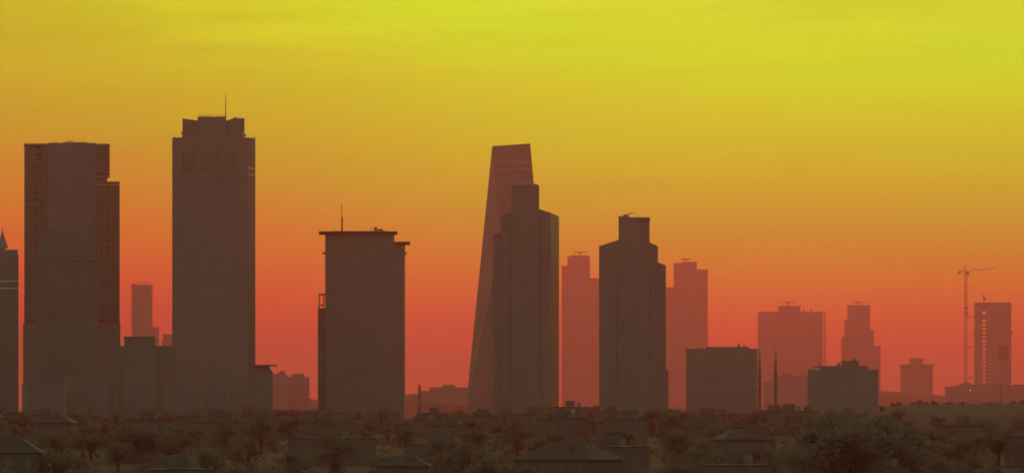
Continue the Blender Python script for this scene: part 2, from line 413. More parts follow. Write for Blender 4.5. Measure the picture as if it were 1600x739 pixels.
t.box('glint_box', M['band'], 366, 370, 181, 184.3, 8, 12); t.rod('davit', M['metal'], (370, 181.5), (374.5, 180.3), 0.4, d=10)  # polished box put in for a glint on the crown
for px, py in ((284, 206), (380, 206.5), (383.5, 209)): t.box('floodlight', M['band'], px - 1.6, px + 1.6, py, py + 3, 3, 5); t.rod('bracket', M['metal'], (px, py + 3), (px, 215), 0.4, d=4)  # polished boxes put in for glints on the crown, not lamps
for px in (271, 397): t.rod('lightning_rod', M['metal'], (px, 214.5), (px, 210), 0.35, d=6)

# podium and the low dark blocks round it
t = Thing('apartment_block', 'dark block filling the gap at the foot of the glass-cornered and tallest towers', 'apartment block', 1900, 228)
t.e.rotation_euler.z = math.atan2(-t.ox, t.D); t.box('wall', M['f_low'], 184, 274, 541.5, None, 0, 22); t.box('parapet', M['f_low'], 183.6, 274.4, 540.4, 542, -0.1, 1)
for a, b, top, D, lab in ((262, 318, 604, 1800, 'low dark block before the left foot of the tallest tower'), (322, 362, 594, 1830, 'dark block with a stair head before the middle of the tallest tower'), (358, 412, 611, 1780, 'lowest dark block before the right foot of the tallest tower'),
                          (40, 96, 600, 1800, 'low dark block before the left foot of the glass-cornered tower'), (104, 170, 590, 1820, 'low dark block before the right foot of the glass-cornered tower')):
    t = Thing('apartment_block', lab, 'apartment block', D, (a + b) / 2); t.e.rotation_euler.z = math.atan2(-t.ox, t.D)
    t.box('wall', M['f_low'], a, b, top, None, 0, 14); t.box('parapet', M['f_low'], a - .3, b + .3, top - 1, top + .6, -.08, 1)
    t.box('stair_head', M['f_low'], a + (b - a) * .3, a + (b - a) * .55, top - 5, top + .2, 4, 9)
t = Thing('apartment_block', 'squat flat-topped dark block below the slim hazy tower', 'apartment block', 1860, 219)
t.box('wall', M['f_low'], 194, 242.5, 526.5, None, 0, 18); t.box('parapet', M['concrete'], 193.4, 243, 525.4, 527, -0.4, 18.4)
t = Thing('apartment_block', 'dark block with a flat projecting roof slab, against the right foot of the tallest tower', 'apartment block', 1930, 413)
t.box('wall', M['f_dark'], 396, 421.5, 571, None, 0, 20); t.prism('side_wing', M['f_dark'], [(421.5, 0), (426.5, 2), (426.5, 18), (421.5, 20)], [575, 581, 581, 575])
t.box('roof_slab', M['concrete'], 395, 433, 569.4, 571.6, -1.5, 12)

# tower with projecting roof slabs
t = Thing('office_tower', 'dark tower with thin projecting roof slabs and a small mast, stepped at its right shoulder', 'tower', 2250, 570)
t.prism('wall', M['f_stone'], [(508, 0), (616, 0), (616, 32), (508, 32)], 363.2)
t.prism('shoulder_wall', M['f_stone'], [(616, 0.3), (631, 0.3), (633, 14), (633, 30), (616, 30)], 379.5)
t.prism('roof_slab', M['concrete'], [(498, -1), (508, -3), (612, -3), (621, -1), (621, 30), (498, 30)], 361.6, 363.4)
t.prism('roof_slab', M['concrete'], [(616, -2), (632, -2), (641, 0), (641, 28), (616, 28)], 377.6, 379.6)
for a, b in ((504, 508.2), (631, 635.5)): t.prism('bracket', M['concrete'], [(a, 2), (b, 2), (b, 6), (a, 6)], 393.8, 397)
for y in (394, 427): t.box('cornice', M['trim'], 509, 616, y, y + 1.4, -0.12, 0.3)
for i in range(10): t.box('pilaster', M['trim'], 512 + 10.6 * i, 514 + 10.6 * i, 398, None, -0.08, 0.3)
t.box('roof_house', M['concrete'], 520, 606, 360.2, 361.7, 5, 25)
t.rod('mast', M['metal'], (533.2, 361.6), (533.2, 338), 1.5, 1.3, d=10); t.rod('mast', M['metal'], (532.8, 338), (532.6, 322), 0.5, 0.4, d=10); t.rod('mast_beacon', M['metal'], (532.7, 324), (532.4, 317.5), 0.8, 0.4, d=10)
t.box('roof_plant', M['metal'], 584.5, 589, 353.6, 360.4, 9, 13); t.box('roof_plant', M['metal'], 589.5, 598.5, 356.6, 360.4, 9, 14)
t.rod('davit', M['metal'], (581.5, 360.4), (579.5, 354.8), 0.5, d=10); t.rod('davit', M['metal'], (579.5, 354.8), (577.5, 355), 0.4, d=10)
t.box('lift_shaft', M['concrete'], 496.5, 508.3, 481, None, 4, 18)
for a in (498, 505): t.box('frame_post', M['concrete'], a, a + 1.8, 459.5, 481.2, 4, 8)
t.box('frame_beam', M['concrete'], 498, 508.2, 458.6, 460.8, 4, 8); t.box('frame_beam', M['concrete'], 499.8, 505, 475.4, 477, 4.2, 7.8)
for y in (530.5, 585): t.box('shaft_window', M['lit'], 502.2, 504.6, y - 1.6, y + 1.6, 3.9, 4.3)

# leaning crystal-like tower behind
t = Thing('skyscraper', 'tapering faceted skyscraper with a slanting left edge, behind the stepped twin tower', 'skyscraper', 3800, 800)
bm = bmesh.new(); P = lambda px, py, d: bm.verts.new((t.x(px, d), d, t.z(py)))
T1, T2, Md, B1, B2, B3, B4, T3, T4 = P(769, 227.5, 9), P(828.5, 224, 3), P(782, 374, 0), P(726, 655, 23), P(866, 655, 0), P(864, 655, 64), P(734, 655, 64), P(827, 224, 48), P(772, 227.5, 48)
B0 = P(760, 655, 0)
faces = {'left_facet': (T1, Md, B1), 'front_facet': (T1, T2, B2, B0, Md), 'lower_facet': (Md, B0, B1)}
def sub(name, vs, m, off=0.0):
    b2 = bmesh.new(); b2.faces.new([b2.verts.new(v.co) for v in vs]); return mesh_obj(name, b2, m, t.e)
body = bmesh.new()
co = {v: v.co.copy() for v in (T1, T2, T3, T4, Md, B0, B1, B2, B3, B4)}
nv = {v: body.verts.new(c) for v, c in co.items()}
for f in ((T1, T2, T3, T4), (T2, B2, B3, T3), (T3, B3, B4, T4), (T4, B4, B1, T1), (B1, B4, B3, B2, B0)): body.faces.new([nv[v] for v in f])
mesh_obj('rear_wall', body, M['f_blue'], t.e)
def facet(name, vs, m):
    b2 = bmesh.new(); bmesh.ops.contextual_create(b2, geom=[b2.verts.new(co[v]) for v in vs]); 
    me = bpy.data.meshes.new(name); b2.to_mesh(me); b2.free(); me.materials.append(m); return link(bpy.data.objects.new(name, me), t.e)
facet('left_facet', (T1, Md, B1), M['f_sky_tint'])
facet('front_facet', (T1, T2, Md), M['f_blue']); facet('front_facet', (T2, B2, Md), M['f_blue']); facet('front_facet', (B2, B0, Md), M['f_blue'])
facet('lower_facet', (Md, B0, B1), M['f_blue'])
bm.free()
def on_front(px, py):   # depth of the upper front facet under a photo point
    a, b, c = co[T1], co[T2], co[Md]; n = (b - a).cross(c - a); x, z = t.x(px), t.z(py)
    return a.y - (n.x * (x - a.x) + n.z * (z - a.z)) / n.y
for a, b, y in ((776, 829, 253), (778, 830, 264), (806, 822, 274), (810, 824, 244)):
    d0, d1 = on_front(a, y), on_front(b, y)
    t.prism('plant_band', M['trim_light'], [(a, d0 - 0.35), (b, d1 - 0.35), (b, d1 + 0.3), (a, d0 + 0.3)], y - 0.7, y + 0.7)

# stepped twin towers
def twin(label, D, px, core, core_top, L, Rr, side, core_d=(5, 27), low=None):
    """core block above sloping shoulders; L and Rr: lists of (x inner, y inner, x outer, y outer) going outward"""
    t = Thing('office_tower', label, 'tower', D, px)
    fx0, fx1 = L[0][0], Rr[0][0]
    t.box('core', M['f_dark'], core[0], core[1], core_top, None, 0, 30)
    for n, (xi, yi, xo, yo) in enumerate(L):
        lit = side == 'left' and n == len(L) - 1
        t.prism('shoulder', M['f_dark'], [(xi - 0.02, 1.0 + n), (xo, 1.0 + n + (6 if lit else 0)), (xo, 28 - n), (xi - 0.02, 28 - n)], [yi, yo, yo, yi])
    for n, (xi, yi, xo, yo) in enumerate(Rr):
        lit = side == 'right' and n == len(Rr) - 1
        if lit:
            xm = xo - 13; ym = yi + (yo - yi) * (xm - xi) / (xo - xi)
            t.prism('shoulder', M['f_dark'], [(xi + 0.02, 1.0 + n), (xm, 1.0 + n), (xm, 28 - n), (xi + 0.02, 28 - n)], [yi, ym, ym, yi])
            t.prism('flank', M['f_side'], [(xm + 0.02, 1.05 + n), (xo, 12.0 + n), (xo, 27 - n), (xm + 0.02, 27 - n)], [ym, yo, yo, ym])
        else:
            t.prism('shoulder', M['f_dark'], [(xi + 0.02, 1.0 + n), (xo, 1.0 + n), (xo, 28 - n), (xi + 0.02, 28 - n)], [yi, yo, yo, yi])
    return t
t = twin('stepped dark tower with a block on top, in front of the leaning faceted skyscraper', 2200, 822, (799, 842.5), 290,
         [(799, 331, 783, 338), (783, 363, 770, 366.5)], [(842.5, 326.5, 873.5, 336.5)], 'right')
t.box('parapet', M['concrete'], 798.6, 834, 288.6, 291, -0.4, 3); t.box('roof_plant', M['band'], 803.5, 806.5, 287.4, 289, -0.3, 2); t.box('roof_plant', M['band'], 810, 816, 287.2, 289, -0.3, 2)
t.prism('roof_hood', M['concrete'], [(834, 2), (840.5, 2), (840.5, 12), (834, 12)], [286.8, 288.5, 288.5, 286.8], 291)
for i in range(5): t.box('pilaster', M['trim'], 803 + 8.6 * i, 804.8 + 8.6 * i, 340, None, -0.08, 0.3)
for i in range(3): t.box('pilaster', M['trim'], 773 + 9 * i, 774.6 + 9 * i, 372, None, 1.9, 2.2) if i < 1 else None
for i in range(2): t.box('pilaster', M['trim'], 786 + 7 * i, 787.6 + 7 * i, 345, None, 0.93, 1.2)
t = twin('stepped dark tower with sloping shoulders standing alone, roof cradle arm raised', 2200, 988, (966.5, 1015), 339.5,
         [(966.5, 374.5, 936, 384.5)], [(1015, 378.5, 1028, 384.5), (1028, 409.5, 1040.5, 414.5)], 'none')
t.box('roof_beam', M['concrete'], 1000, 1013.5, 340.6, 343.2, -1.2, 4); t.profile('roof_beam', M['concrete'], [(1012, 340.6), (1015.4, 340.8), (1016.4, 343), (1015.8, 345), (1012, 344)], -1.2, 4)
t.box('parapet', M['concrete'], 966, 984, 337.9, 340, -0.4, 5)
t.box('cradle_base', M['metal'], 974, 981.5, 334.8, 338.2, 3, 6); t.rod('cradle_arm', M['metal'], (978, 336.2), (985, 333), 0.9, 0.8, d=4.5); t.rod('cradle_arm', M['metal'], (985, 333), (991.5, 331.8), 0.6, 0.4, d=4.5)
t.rod('davit', M['metal'], (998.5, 340), (995.5, 336.4), 0.35, d=4)
t.prism('low_wing', M['f_dark'], [(1040.5, 3), (1044.5, 4), (1044.5, 22), (1040.5, 24)], [576, 579, 579, 576])
for i in range(6): t.box('pilaster', M['trim'], 969 + 8 * i, 970.7 + 8 * i, 392, None, -0.08, 0.3)
for i in range(3): t.box('pilaster', M['trim'], 939 + 9 * i, 940.6 + 9 * i, 392, None, 0.93, 1.3)

# ------------------------------------------------------------------ far towers in the haze
def roof_crane(t, px, py, half, stem, d=20, tilt=0.0):
    a = t.rod('roof_crane', M['metal'], (px, py + stem), (px, py), 0.9, d=d)
    t.rod('crane_jib', M['metal'], (px - half, py - tilt), (px + half, py + tilt), 0.8, d=d, parent=a)
    t.profile('counterweight', M['metal'], [(px - half * 0.45, py), (px + half * 0.3, py), (px + half * 0.1, py + 2.2), (px - half * 0.2, py + 2.2)], d - 2, d + 2, parent=a)
t = Thing('office_tower', 'hazy red tower with a roof crane, between the two stepped dark towers', 'tower', 11500, 905)
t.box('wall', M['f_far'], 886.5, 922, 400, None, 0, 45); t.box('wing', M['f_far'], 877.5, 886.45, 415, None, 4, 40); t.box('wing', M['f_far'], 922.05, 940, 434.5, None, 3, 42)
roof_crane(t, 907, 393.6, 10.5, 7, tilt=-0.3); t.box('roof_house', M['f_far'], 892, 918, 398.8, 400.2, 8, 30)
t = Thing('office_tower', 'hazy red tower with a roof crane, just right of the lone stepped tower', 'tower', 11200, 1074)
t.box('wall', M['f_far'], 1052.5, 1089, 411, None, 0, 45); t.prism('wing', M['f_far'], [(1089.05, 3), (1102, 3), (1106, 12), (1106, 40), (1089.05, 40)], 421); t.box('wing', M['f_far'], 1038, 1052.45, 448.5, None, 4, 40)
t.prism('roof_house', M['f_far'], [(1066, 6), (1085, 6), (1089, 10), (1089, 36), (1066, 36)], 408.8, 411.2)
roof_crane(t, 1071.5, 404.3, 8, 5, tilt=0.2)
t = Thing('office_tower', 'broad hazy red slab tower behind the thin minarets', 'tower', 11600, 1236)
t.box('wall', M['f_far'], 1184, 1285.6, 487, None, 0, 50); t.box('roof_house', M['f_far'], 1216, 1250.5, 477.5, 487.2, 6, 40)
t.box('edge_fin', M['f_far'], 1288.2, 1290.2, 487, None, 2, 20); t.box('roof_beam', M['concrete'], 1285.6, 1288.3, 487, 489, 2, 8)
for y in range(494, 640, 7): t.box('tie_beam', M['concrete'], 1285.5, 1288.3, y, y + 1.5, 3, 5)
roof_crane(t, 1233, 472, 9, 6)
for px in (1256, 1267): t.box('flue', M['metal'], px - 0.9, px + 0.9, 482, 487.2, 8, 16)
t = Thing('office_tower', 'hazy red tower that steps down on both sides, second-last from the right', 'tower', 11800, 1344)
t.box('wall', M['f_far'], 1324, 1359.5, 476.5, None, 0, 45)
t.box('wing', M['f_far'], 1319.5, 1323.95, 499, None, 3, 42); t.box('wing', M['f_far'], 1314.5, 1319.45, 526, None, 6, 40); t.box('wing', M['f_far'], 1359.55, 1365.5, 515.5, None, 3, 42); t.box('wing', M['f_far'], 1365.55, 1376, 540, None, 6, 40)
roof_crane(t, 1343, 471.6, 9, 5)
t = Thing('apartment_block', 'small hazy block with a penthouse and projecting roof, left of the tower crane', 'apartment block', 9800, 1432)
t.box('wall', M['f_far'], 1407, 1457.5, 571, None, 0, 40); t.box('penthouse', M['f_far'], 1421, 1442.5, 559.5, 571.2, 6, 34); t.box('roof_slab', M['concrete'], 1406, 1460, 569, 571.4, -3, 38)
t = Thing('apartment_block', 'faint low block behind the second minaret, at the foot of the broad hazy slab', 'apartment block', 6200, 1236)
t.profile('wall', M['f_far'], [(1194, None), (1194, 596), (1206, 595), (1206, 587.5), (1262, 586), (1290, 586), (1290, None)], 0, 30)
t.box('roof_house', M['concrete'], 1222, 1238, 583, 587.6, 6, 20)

# construction tower: two slabs of rooms with an open slot of floors between them
t = Thing('unfinished_tower', 'hazy unfinished tower with a column of see-through openings, far right', 'tower', 9300, 1551)
t.box('wall', M['f_site'], 1522.5, 1534.6, 472.5, None, 0, 30); t.box('wall', M['f_site'], 1540.6, 1580, 472.5, None, 0, 30)
t.box('wall', M['f_site'], 1534.5, 1540.7, 472.5, 485.5, 0, 30)
t.box('floor_slab', M['f_site'], 1534.5, 1540.7, 490.6, 499, 0.3, 29)
y = 499.0
while y < 612:
    t.box('floor_slab', M['f_site'], 1534.5, 1540.7, y + 3.9 - max(0, (y - 560) * 0.02), y + 6.4, 0.3, 29); y += 6.35
t.box('floor_slab', M['f_site'], 1534.5, 1540.7, y - 0.1, None, 0.3, 29)
for px, py in ((1521, 479), (1521, 494), (1519.5, 518), (1521, 548), (1582, 478), (1582.5, 518), (1583, 520), (1581.5, 550)):
    a, b = (px, 1522.6) if px < 1550 else (1579.9, px)
    t.prism('formwork_platform', M['metal'], [(a, 2), (b, 2), (b, 16), (a, 16)], py, py + 2.2)
t.box('dark_patch', M['tar'], 1560, 1576, 541, 563, -0.6, 0.1)  # darker sheet over part of the face
a = t.rod('roof_crane', M['metal'], (1538, 472.6), (1538, 467), 0.9, d=12)
t.rod('crane_jib', M['metal'], (1540.5, 467.5), (1534.2, 456.5), 1.3, 0.5, d=12, parent=a); t.box('crane_cab', M['metal'], 1536, 1541, 465.5, 468.5, 10, 14, parent=a)

# tower crane
t = Thing('tower_crane', 'tall lattice tower crane tied to the unfinished tower', 'crane', 9290, 1510)
def lattice(name, A, B, w, n, parent):
    """square lattice boom: four chords and zig-zag braces"""
    bm = bmesh.new(); ax = (B - A).normalized(); u = Vector((0, 1, 0)); v = ax.cross(u).normalized()
    c = [(u * a + v * b) * w / 2 for a, b in ((1, 1), (1, -1), (-1, -1), (-1, 1))]
    for k in c: rod_bm(A + k, B + k, w * 0.14, w * 0.14, 4, bm)
    for i in range(n):
        p, q = A + (B - A) * (i / n), A + (B - A) * ((i + 1) / n)
        for k in range(4): rod_bm(p + c[k], q + c[(k + 1) % 4], w * 0.075, w * 0.075, 3, bm)
        for k in range(4): rod_bm(q + c[k], q + c[(k + 1) % 4], w * 0.06, w * 0.06, 3, bm)
    return mesh_obj(name, bm, M['metal'], parent)
s = K * t.D; V3 = lambda px, py, d=14.0: Vector((t.x(px), d, t.z(py)))
lattice('mast', Vector((t.x(1510), 14, -1)), V3(1510, 425), 3.4 * s, 40, t.e)
lattice('jib', V3(1511, 423.5), V3(1558.5, 418.3), 1.3 * s, 18, t.e)
lattice('counter_jib', V3(1509, 423.5), V3(1497.5, 424.5), 1.4 * s, 4, t.e)
t.box('counterweight', M['metal'], 1497, 1500.5, 423.5, 428.2, 12, 16); t.box('cab', M['metal'], 1510.5, 1514, 424, 429.5, 11, 17)
t.rod('tower_head', M['metal'], (1510, 425), (1509, 414), 1.0, 0.5, d=14)
t.rod('tie_cable', M['metal'], (1509, 414.5), (1535, 420.6), 0.25, d=14); t.rod('tie_cable', M['metal'], (1509, 414.5), (1498.5, 423.6), 0.25, d=14)
for y in (480.5, 487.5): t.box('climbing_collar', M['metal'], 1507.4, 1512.8, y - 1.5, y + 1.5, 12, 17)
for y in (494.5, 542.5, 590): t.rod('tie_bar', M['metal'], (1511, y), (1522.8, y), 0.6, d=14)

# low hazy buildings on the far right, their lamp and pole
t = Thing('low_building', 'long low hazy building below the tower crane', 'building', 6800, 1530)
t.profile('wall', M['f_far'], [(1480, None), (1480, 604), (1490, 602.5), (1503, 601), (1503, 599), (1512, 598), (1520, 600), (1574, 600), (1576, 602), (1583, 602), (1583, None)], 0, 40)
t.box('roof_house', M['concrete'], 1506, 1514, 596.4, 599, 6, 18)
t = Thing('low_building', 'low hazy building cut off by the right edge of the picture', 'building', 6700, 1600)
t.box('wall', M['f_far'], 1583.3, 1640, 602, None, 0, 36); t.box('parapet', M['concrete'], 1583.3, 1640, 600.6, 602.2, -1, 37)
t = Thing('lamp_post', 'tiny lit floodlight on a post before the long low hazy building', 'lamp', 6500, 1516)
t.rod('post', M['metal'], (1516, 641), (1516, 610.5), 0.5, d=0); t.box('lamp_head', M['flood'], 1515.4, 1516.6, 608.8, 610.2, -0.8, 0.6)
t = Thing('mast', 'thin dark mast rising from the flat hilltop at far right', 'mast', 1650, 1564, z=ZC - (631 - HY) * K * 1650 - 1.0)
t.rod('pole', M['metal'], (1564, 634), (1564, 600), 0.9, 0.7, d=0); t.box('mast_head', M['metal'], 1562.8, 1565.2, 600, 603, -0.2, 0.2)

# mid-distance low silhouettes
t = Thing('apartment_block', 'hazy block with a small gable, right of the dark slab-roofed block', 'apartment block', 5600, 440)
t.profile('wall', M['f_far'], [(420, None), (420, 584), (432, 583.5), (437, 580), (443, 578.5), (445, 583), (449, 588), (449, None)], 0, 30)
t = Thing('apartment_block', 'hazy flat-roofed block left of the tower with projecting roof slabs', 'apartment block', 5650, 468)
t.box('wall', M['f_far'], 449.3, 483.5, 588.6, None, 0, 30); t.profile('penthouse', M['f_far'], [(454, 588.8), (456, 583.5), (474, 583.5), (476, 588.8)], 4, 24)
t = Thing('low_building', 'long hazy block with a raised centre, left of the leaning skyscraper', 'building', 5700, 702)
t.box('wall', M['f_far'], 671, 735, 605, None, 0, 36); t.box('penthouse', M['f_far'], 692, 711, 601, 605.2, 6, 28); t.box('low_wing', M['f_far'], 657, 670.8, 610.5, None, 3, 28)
def minaret(label, D, px, w, tip, base_z=None, balc=()):
    t = Thing('minaret', label, 'minaret', D, px); s = K * D; h = t.z(tip); zz = lambda py: t.z(py)
    r = w / 2 * s
    mesh_obj('shaft', lathe_bm([(r * 1.5, -1), (r * 1.45, 4), (r * 1.05, 8), (r, zz(balc[0]) if balc else h * .6), (r * .8, h - 22 * s)]), M['plaster_c'], t.e)
    mesh_obj('spire', lathe_bm([(r * 0.95, h - 22.2 * s), (r * 0.7, h - 13 * s), (r * .25, h - 3 * s), (0.02, h)]), M['lead'], t.e)
    for b in balc: mesh_obj('balcony', lathe_bm([(r * 1.0, zz(b + 3)), (r * 1.5, zz(b + 0.4)), (r * 1.5, zz(b - 1.2)), (r * .9, zz(b - 1.2))]), M['plaster_c'], t.e)
minaret('thin dark minaret standing clear, right of the wide dark block', 2500, 1212, 4.2, 543, balc=(585, 607))
minaret('thin dark minaret half hidden against the right side of the wide dark block', 2550, 1187, 4.0, 543, balc=(588, 610))
t = Thing('minaret', 'short stub-like minaret in the haze left of the leaning skyscraper', 'minaret', 3600, 655.5)
s = K * t.D
mesh_obj('shaft', lathe_bm([(2.6 * s, -1), (2.3 * s, t.z(606)), (1.6 * s, t.z(603))]), M['plaster_c'], t.e); mesh_obj('spire', lathe_bm([(1.7 * s, t.z(603.2)), (0.8 * s, t.z(600.5)), (0.02, t.z(598))]), M['lead'], t.e)

# mid dark blocks on the right
t = Thing('office_block', 'wide dark office block with a flat plant storey, left of the thin minarets', 'office block', 2500, 1128)
t.prism('wall', M['f_stone'], [(1072, 0), (1180, 0), (1184, 10), (1184, 40), (1072, 40)], 544.5)
t.box('plant_storey', M['concrete'], 1104, 1168.5, 541.5, 544.7, 4, 30)
for px, h, w in ((1096, 3, 2.2), (1127, 4, .7), (1154, 8, .6), (1152, 5, 4), (1161.5, 4.5, 2.5), (1168.5, 3.6, 2)): t.box('roof_plant', M['metal'], px, px + w, 544.6 - h - (2 if 1104 < px < 1168 else 0), 544.6, 8, 11)
for i in range(6): t.box('floor_band', M['trim'], 1072.3, 1180, 558 + 14 * i, 559.6 + 14 * i, -0.1, 0.3)
t = Thing('apartment_block', 'dark block with a stepped roof and central penthouse, above the dark tree clump', 'apartment block', 2050, 1317)
t.box('wall', M['f_stone'], 1262, 1372.5, 577.5, None, 0, 26); t.box('upper_storey', M['f_stone'], 1281, 1357, 571.2, 577.7, 2.5, 24); t.box('penthouse', M['f_dark'], 1314.5, 1341.5, 563, 571.4, 5, 20)
t.profile('penthouse_stair', M['concrete'], [(1309, 571.3), (1311, 567), (1314.6, 565), (1314.6, 571.3)], 6, 14)
t.profile('awning', M['concrete'], [(1271, 572.2), (1281.2, 571), (1281.2, 573.4), (1275, 573.2)], 3, 12); t.box('roof_tank', M['metal'], 1332, 1337, 559.6, 563.2, 9, 13)
t.rod('mast', M['metal'], (1281, 571.5), (1281, 566), 0.5, d=8); t.box('mast_beacon', M['metal'], 1279.8, 1282, 566, 568, 7.6, 8.4)
for px in (1264, 1268, 1362, 1367): t.box('roof_tank', M['metal'], px, px + 2.4, 575.6, 577.7, 6, 9)

# ------------------------------------------------------------------ the dark quarter in front: low houses and trees
def window_mesh():
    bm = bmesh.new(); bmesh.ops.create_cube(bm, size=1.0); bmesh.ops.scale(bm, vec=(1.0, 0.12, 1.35), verts=bm.verts)
    me = bpy.data.meshes.new('window'); bm.to_mesh(me); bm.free(); me.materials.append(M['pane']); return me
WIN = window_mesh()
def house(D, px, w, h, rot, gable, label, group, wall, z=None, lit=None):
    X = (px - 800) * K * D; e = bpy.data.objects.new('house', None); e.location = (X, D, gz(X, D) if z is None else z); e.rotation_euler.z = rot
    link(e); tag(e, label, 'house', group); dp = w * 0.8
    def bx(name, m, x0, x1, y0, y1, z0, z1):
        bm = bmesh.new(); bmesh.ops.create_cube(bm, size=1.0)
        bmesh.ops.scale(bm, vec=(x1 - x0, y1 - y0, z1 - z0), verts=bm.verts); bmesh.ops.translate(bm, vec=((x0 + x1) / 2, (y0 + y1) / 2, (z0 + z1) / 2), verts=bm.verts)
        return mesh_obj(name, bm, m, e)
    bx('wall', wall, -w / 2, w / 2, 0, dp, -3, h)
    if gable:
        rh = w * 0.2; o = 0.5; bm = bmesh.new()
        a = [bm.verts.new(c) for c in ((-w / 2 - o, -o, h + .02), (w / 2 + o, -o, h + .02), (w / 2 + o, dp + o, h + .02), (-w / 2 - o, dp + o, h + .02), (-w * .22, dp / 2, h + rh), (w * .22, dp / 2, h + rh))]
        for f in ((0, 1, 5, 4), (2, 3, 4, 5), (1, 2, 5), (3, 0, 4), (3, 2, 1, 0)): bm.faces.new([a[i] for i in f])
        r = mesh_obj('roof', bm, M['roof'], e)
        c = bx('chimney', M['plaster_c'], w * .1, w * .1 + .7, dp * .3, dp * .3 + .7, h + 0.2, h + rh + .9); c.parent = r
    else:
        r = bx('roof', M['tar'], -w / 2 - .06, w / 2 + .06, -.06, dp + .06, h + .01, h + .35)
        c = bx('stair_head', wall, -w * .15, w * .12, dp * .3, dp * .65, h + .46, h + 2.4); c.parent = r
        k = bx('water_tank', M['metal'], w * .2, w * .2 + 1.1, dp * .4, dp * .4 + 1.1, h + .46, h + 1.7); k.parent = r
    n = max(2, int(w / 3.2)); fl = max(1, int(h / 3.0))
    for j in range(fl):
        for i in range(n):
            o = bpy.data.objects.new('window', WIN); o.location = (-w / 2 + w * (i + .5) / n, -0.03, 1.6 + 3.0 * j); link(o, e)
    if lit:
        for (lx, lz) in lit: bx('lit_window', M['lit'], lx - .6, lx + .6, -.15, .05, lz - .7, lz + .7)
    return e
rng = random.Random(5)
LAND = [(35, 'the cut-off left-edge tower'), (190, 'the glass-cornered tower'), (262, 'the slim hazy tower'), (402, 'the tallest tower'), (495, 'the small slab-roofed block'), (640, 'the slab-roofed tower'),
        (760, 'the leaning skyscraper'), (878, 'the stepped tower beside the skyscraper'), (934, 'the hazy tower between stepped towers'), (1044, 'the lone stepped tower'), (1186, 'the wide office block'),
        (1260, 'the minarets'), (1375, 'the stepped-roof block'), (1480, 'the small penthouse block'), (9999, 'the tower crane')]
ROW = {780: 'nearest row', 940: 'second row', 1180: 'third row', 1450: 'fourth row', 1750: 'farthest row'}
TROW = {770: 'nearest', 920: 'second', 1070: 'third', 1230: 'fourth', 1400: 'fifth', 1600: 'sixth', 1850: 'farthest'}
ORD = ['leftmost', 'second from left', 'third from left', 'fourth from left', 'fifth from left', 'sixth from left', 'seventh from left', 'eighth from left', 'ninth from left', 'tenth from left']
pend = {}
def land(px): return next(n for lim, n in LAND if px < lim)
def later(o, text, px): pend.setdefault(text, []).append((px, o))
GG = 'low houses in the dark foreground'
walls = [(M['plaster'], 'brownish'), (M['plaster_b'], 'ochre'), (M['plaster_c'], 'greyish')]
for D, step, h0, h1 in ((1750, 80, 4.5, 6.0), (1450, 105, 5.0, 7.0), (1180, 150, 5.0, 7.5), (940, 210, 5.0, 7.0), (780, 300, 5.0, 6.5)):
    px = -40 + rng.uniform(0, 40)
    while px < 1640:
        if not (D > 1400 and px > 1330):
            gab = rng.random() < .22; wl_, wn_ = rng.choice(walls)
            o = house(D + rng.uniform(-60, 60), px, rng.uniform(8, 15), rng.uniform(h0, h1), rng.uniform(-.7, .7), gab, '', GG, wl_)
            later(o, f"low {'hip' if gab else 'flat'}-roofed {wn_} house, {ROW[D]}, below {land(px)}", px)
        px += step * rng.uniform(.7, 1.35)
house(1600, 893, 11, 6.5, 0.05, False, 'low dark house with one faintly glowing window, under the hazy tower between the stepped towers', None, M['plaster'], z=44.2, lit=[(0.5, 5.2)])
house(1250, 958, 9, 6.0, 0.0, False, 'low dark house with two faintly glowing windows, at the foot of the lone stepped tower', None, M['plaster_c'], z=40.6, lit=[(-.6, 3.6), (1.1, 3.6)])

def crown_mesh(seed, n=2600, h=5.2, r=3.6):
    rg = random.Random(seed); bm = bmesh.new(); lobes = []
    for i in range(13):
        a = rg.uniform(0, 6.283); q = rg.uniform(0, r * .95); z = rg.uniform(0.0, 0.95)
        lobes.append((Vector((q * math.cos(a) * (1.15 - z * .6), q * math.sin(a) * (1.15 - z * .6), z * h)), rg.uniform(.16, .42) * r))
    for i in range(n):
        c, lr = rg.choice(lobes)
        d = Vector((rg.gauss(0, 1), rg.gauss(0, 1), rg.gauss(0, .8))).normalized() * lr * rg.uniform(.45, 1.08) + c
        u = Vector((rg.gauss(0, 1), rg.gauss(0, 1), rg.gauss(0, 1))).normalized(); v = u.orthogonal().normalized(); s = rg.uniform(.09, .22)
        w = u.cross(v)
        bm.faces.new([bm.verts.new(d + v * s * a + w * s * b * .6) for a, b in ((-1, 0), (0, -1), (1, 0), (0, 1))])
    me = bpy.data.meshes.new('crown'); bm.to_mesh(me); bm.free(); me.materials.append(M['leaf']); return me
def trunk_mesh(seed):
    rg = random.Random(seed); bm = bmesh.new()
    rod_bm(Vector((0, 0, -.5)), Vector((.1, 0, 3.2)), .28, .17, 7, bm)
    for i in range(5):
        a = rg.uniform(0, 6.28); rod_bm(Vector((.08, 0, 2.2 + i * .25)), Vector((1.5 * math.cos(a), 1.5 * math.sin(a), 4.4 + i * .4)), .12, .04, 5, bm)
    me = bpy.data.meshes.new('trunk'); bm.to_mesh(me); bm.free(); me.materials.append(M['bark']); return me
CR = [crown_mesh(s) for s in (1, 2, 3, 4)]; TR = [trunk_mesh(s) for s in (5, 6)]
TL = ''; TG = 'trees in the dark foreground'
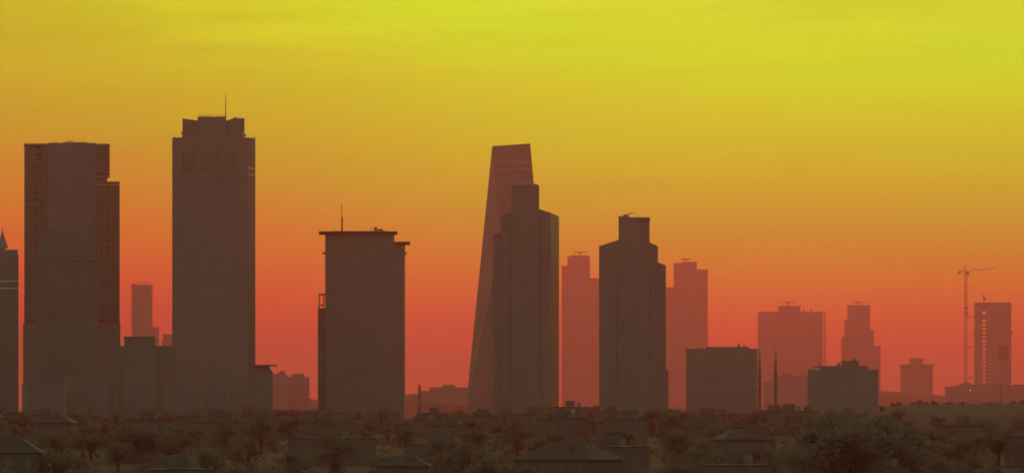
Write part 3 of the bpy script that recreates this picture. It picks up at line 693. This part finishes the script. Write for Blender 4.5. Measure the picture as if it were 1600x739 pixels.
def tree(D, px, s, label=TL, group=TG, z=None, name='tree'):
    X = (px - 800) * K * D; e = bpy.data.objects.new(name, None); e.location = (X, D, (gz(X, D) if z is None else z)); e.rotation_euler.z = rng.uniform(0, 6.28)
    e.scale = (s * rng.uniform(1.1, 1.7), s * rng.uniform(1.1, 1.7), s); link(e); tag(e, label, name, group)
    link(bpy.data.objects.new('trunk', rng.choice(TR)), e)
    c = link(bpy.data.objects.new('crown', rng.choice(CR)), e); c.location.z = 0.9
    return e
for D, step, s0, s1 in ((1850, 38, .6, 1.05), (1600, 42, .65, 1.2), (1400, 45, .7, 1.35), (1230, 48, .7, 1.45), (1070, 52, .7, 1.45), (920, 58, .7, 1.4), (770, 64, .7, 1.3)):
    px = -30 + rng.uniform(0, 30)
    while px < 1630:
        if not (D > 1500 and px > 1350): later(tree(D + rng.uniform(-75, 75), px, rng.uniform(s0, s1)), f"dark leafy tree, {TROW[D]} tree row, below {land(px)}", px)
        px += step * rng.uniform(.5, 1.5)
def undergrowth():
    """bushes too many to count that fill the slope between the trees and houses"""
    rg = random.Random(21); V = []; F = []
    for i in range(2300):
        D = 700 * (2080 / 700) ** rg.random(); px = rg.uniform(-40, 1640); X = (px - 800) * K * D; R_ = rg.uniform(.9, 2.2); zb = gz(X, D)
        for k in range(34):
            d = Vector((rg.gauss(0, 1), rg.gauss(0, 1), abs(rg.gauss(0, .8)))).normalized() * R_ * rg.uniform(.6, 1.05)
            c = Vector((X, D, zb)) + d
            u = Vector((rg.gauss(0, 1), rg.gauss(0, 1), rg.gauss(0, 1))).normalized(); v = u.orthogonal().normalized(); w = u.cross(v); q = rg.uniform(.14, .32)
            n = len(V); V += [c - v * q, c - w * q * .6, c + v * q, c + w * q * .6]; F.append((n, n + 1, n + 2, n + 3))
    me = bpy.data.meshes.new('undergrowth'); me.from_pydata([tuple(p) for p in V], [], F); me.materials.append(M['scrub'])
    o = link(bpy.data.objects.new('undergrowth', me)); o['kind'] = 'stuff'; o['label'] = 'dim scrub covering the slope between the trees and low houses'
undergrowth()
for text, v in pend.items():
    v.sort(key=lambda q: q[0])
    for n, (_, o) in enumerate(v): o['label'] = text if len(v) == 1 else f"{text}, {ORD[n]}"
# darker clump, lower right
CL = 'near dark tree in the rounded clump below the stepped-roof block'; CG = 'tree clump at lower right'
for i in range(20):
    px = 1279 + 118 * (i + .5) / 20 + rng.uniform(-3, 3); a = abs(px - 1338)
    top = (651 + 7 * (a / 21) ** 3) if a < 22 else (668 + (a - 22) * .2 if a < 50 else 678)
    sz = (ZC - (top - HY) * K * 800 - 35.5) / 5.9
    tree(790 + rng.uniform(-35, 35) * (1 if a > 22 else .2), px, max(.8, sz), CL, CG)
# trees rising at the foot of the lone stepped tower
for px, s in ((908, .95), (918, 1.15), (926, 1.3), (933, 1.05)):
    tree(1980 + rng.uniform(-15, 15), px, s, 'tree on the rise at the left foot of the lone stepped tower', 'trees left of the lone stepped tower', z=43.6)
for i in range(9):
    px = 430 + i * 7.6
    tree(2120 + rng.uniform(-20, 20), px, rng.uniform(.75, 1.15), 'tree on the skyline between the slab-roofed block and the slab-roofed tower', 'skyline trees left of the slab-roofed tower', z=44)
# small bushes that roughen the flat hilltop
for i in range(26):
    px = 1376 + i * 9 + rng.uniform(-3, 3); py = 640 if px < 1390 else 632.5
    tree(1650, px, rng.uniform(.2, .42), 'small bush along the flat hilltop at lower right', 'bushes on the flat hilltop', z=ZC - (py - HY) * K * 1650 - .9, name='bush')

# ------------------------------------------------------------------ haze
bm = bmesh.new(); bmesh.ops.create_cube(bm, size=1.0)
bmesh.ops.scale(bm, vec=(18000, 45500, HAZE_TOP - 24), verts=bm.verts)
bmesh.ops.translate(bm, vec=(0, 22250, (HAZE_TOP + 24) / 2), verts=bm.verts)
hm = bpy.data.materials.new("haze air"); hm.use_nodes = True; hn = hm.node_tree; hn.nodes.clear()
pv = hn.nodes.new("ShaderNodeVolumePrincipled"); pv.inputs["Density"].default_value = HAZE_DENSITY
pv.inputs["Color"].default_value = (*HAZE_COLOR, 1); pv.inputs["Anisotropy"].default_value = HAZE_G
ho = hn.nodes.new("ShaderNodeOutputMaterial"); hn.links.new(pv.outputs[0], ho.inputs["Volume"])
hz = mesh_obj('haze', bm, hm); hz['kind'] = 'stuff'
hz['label'] = 'reddish evening haze filling the air over the city'
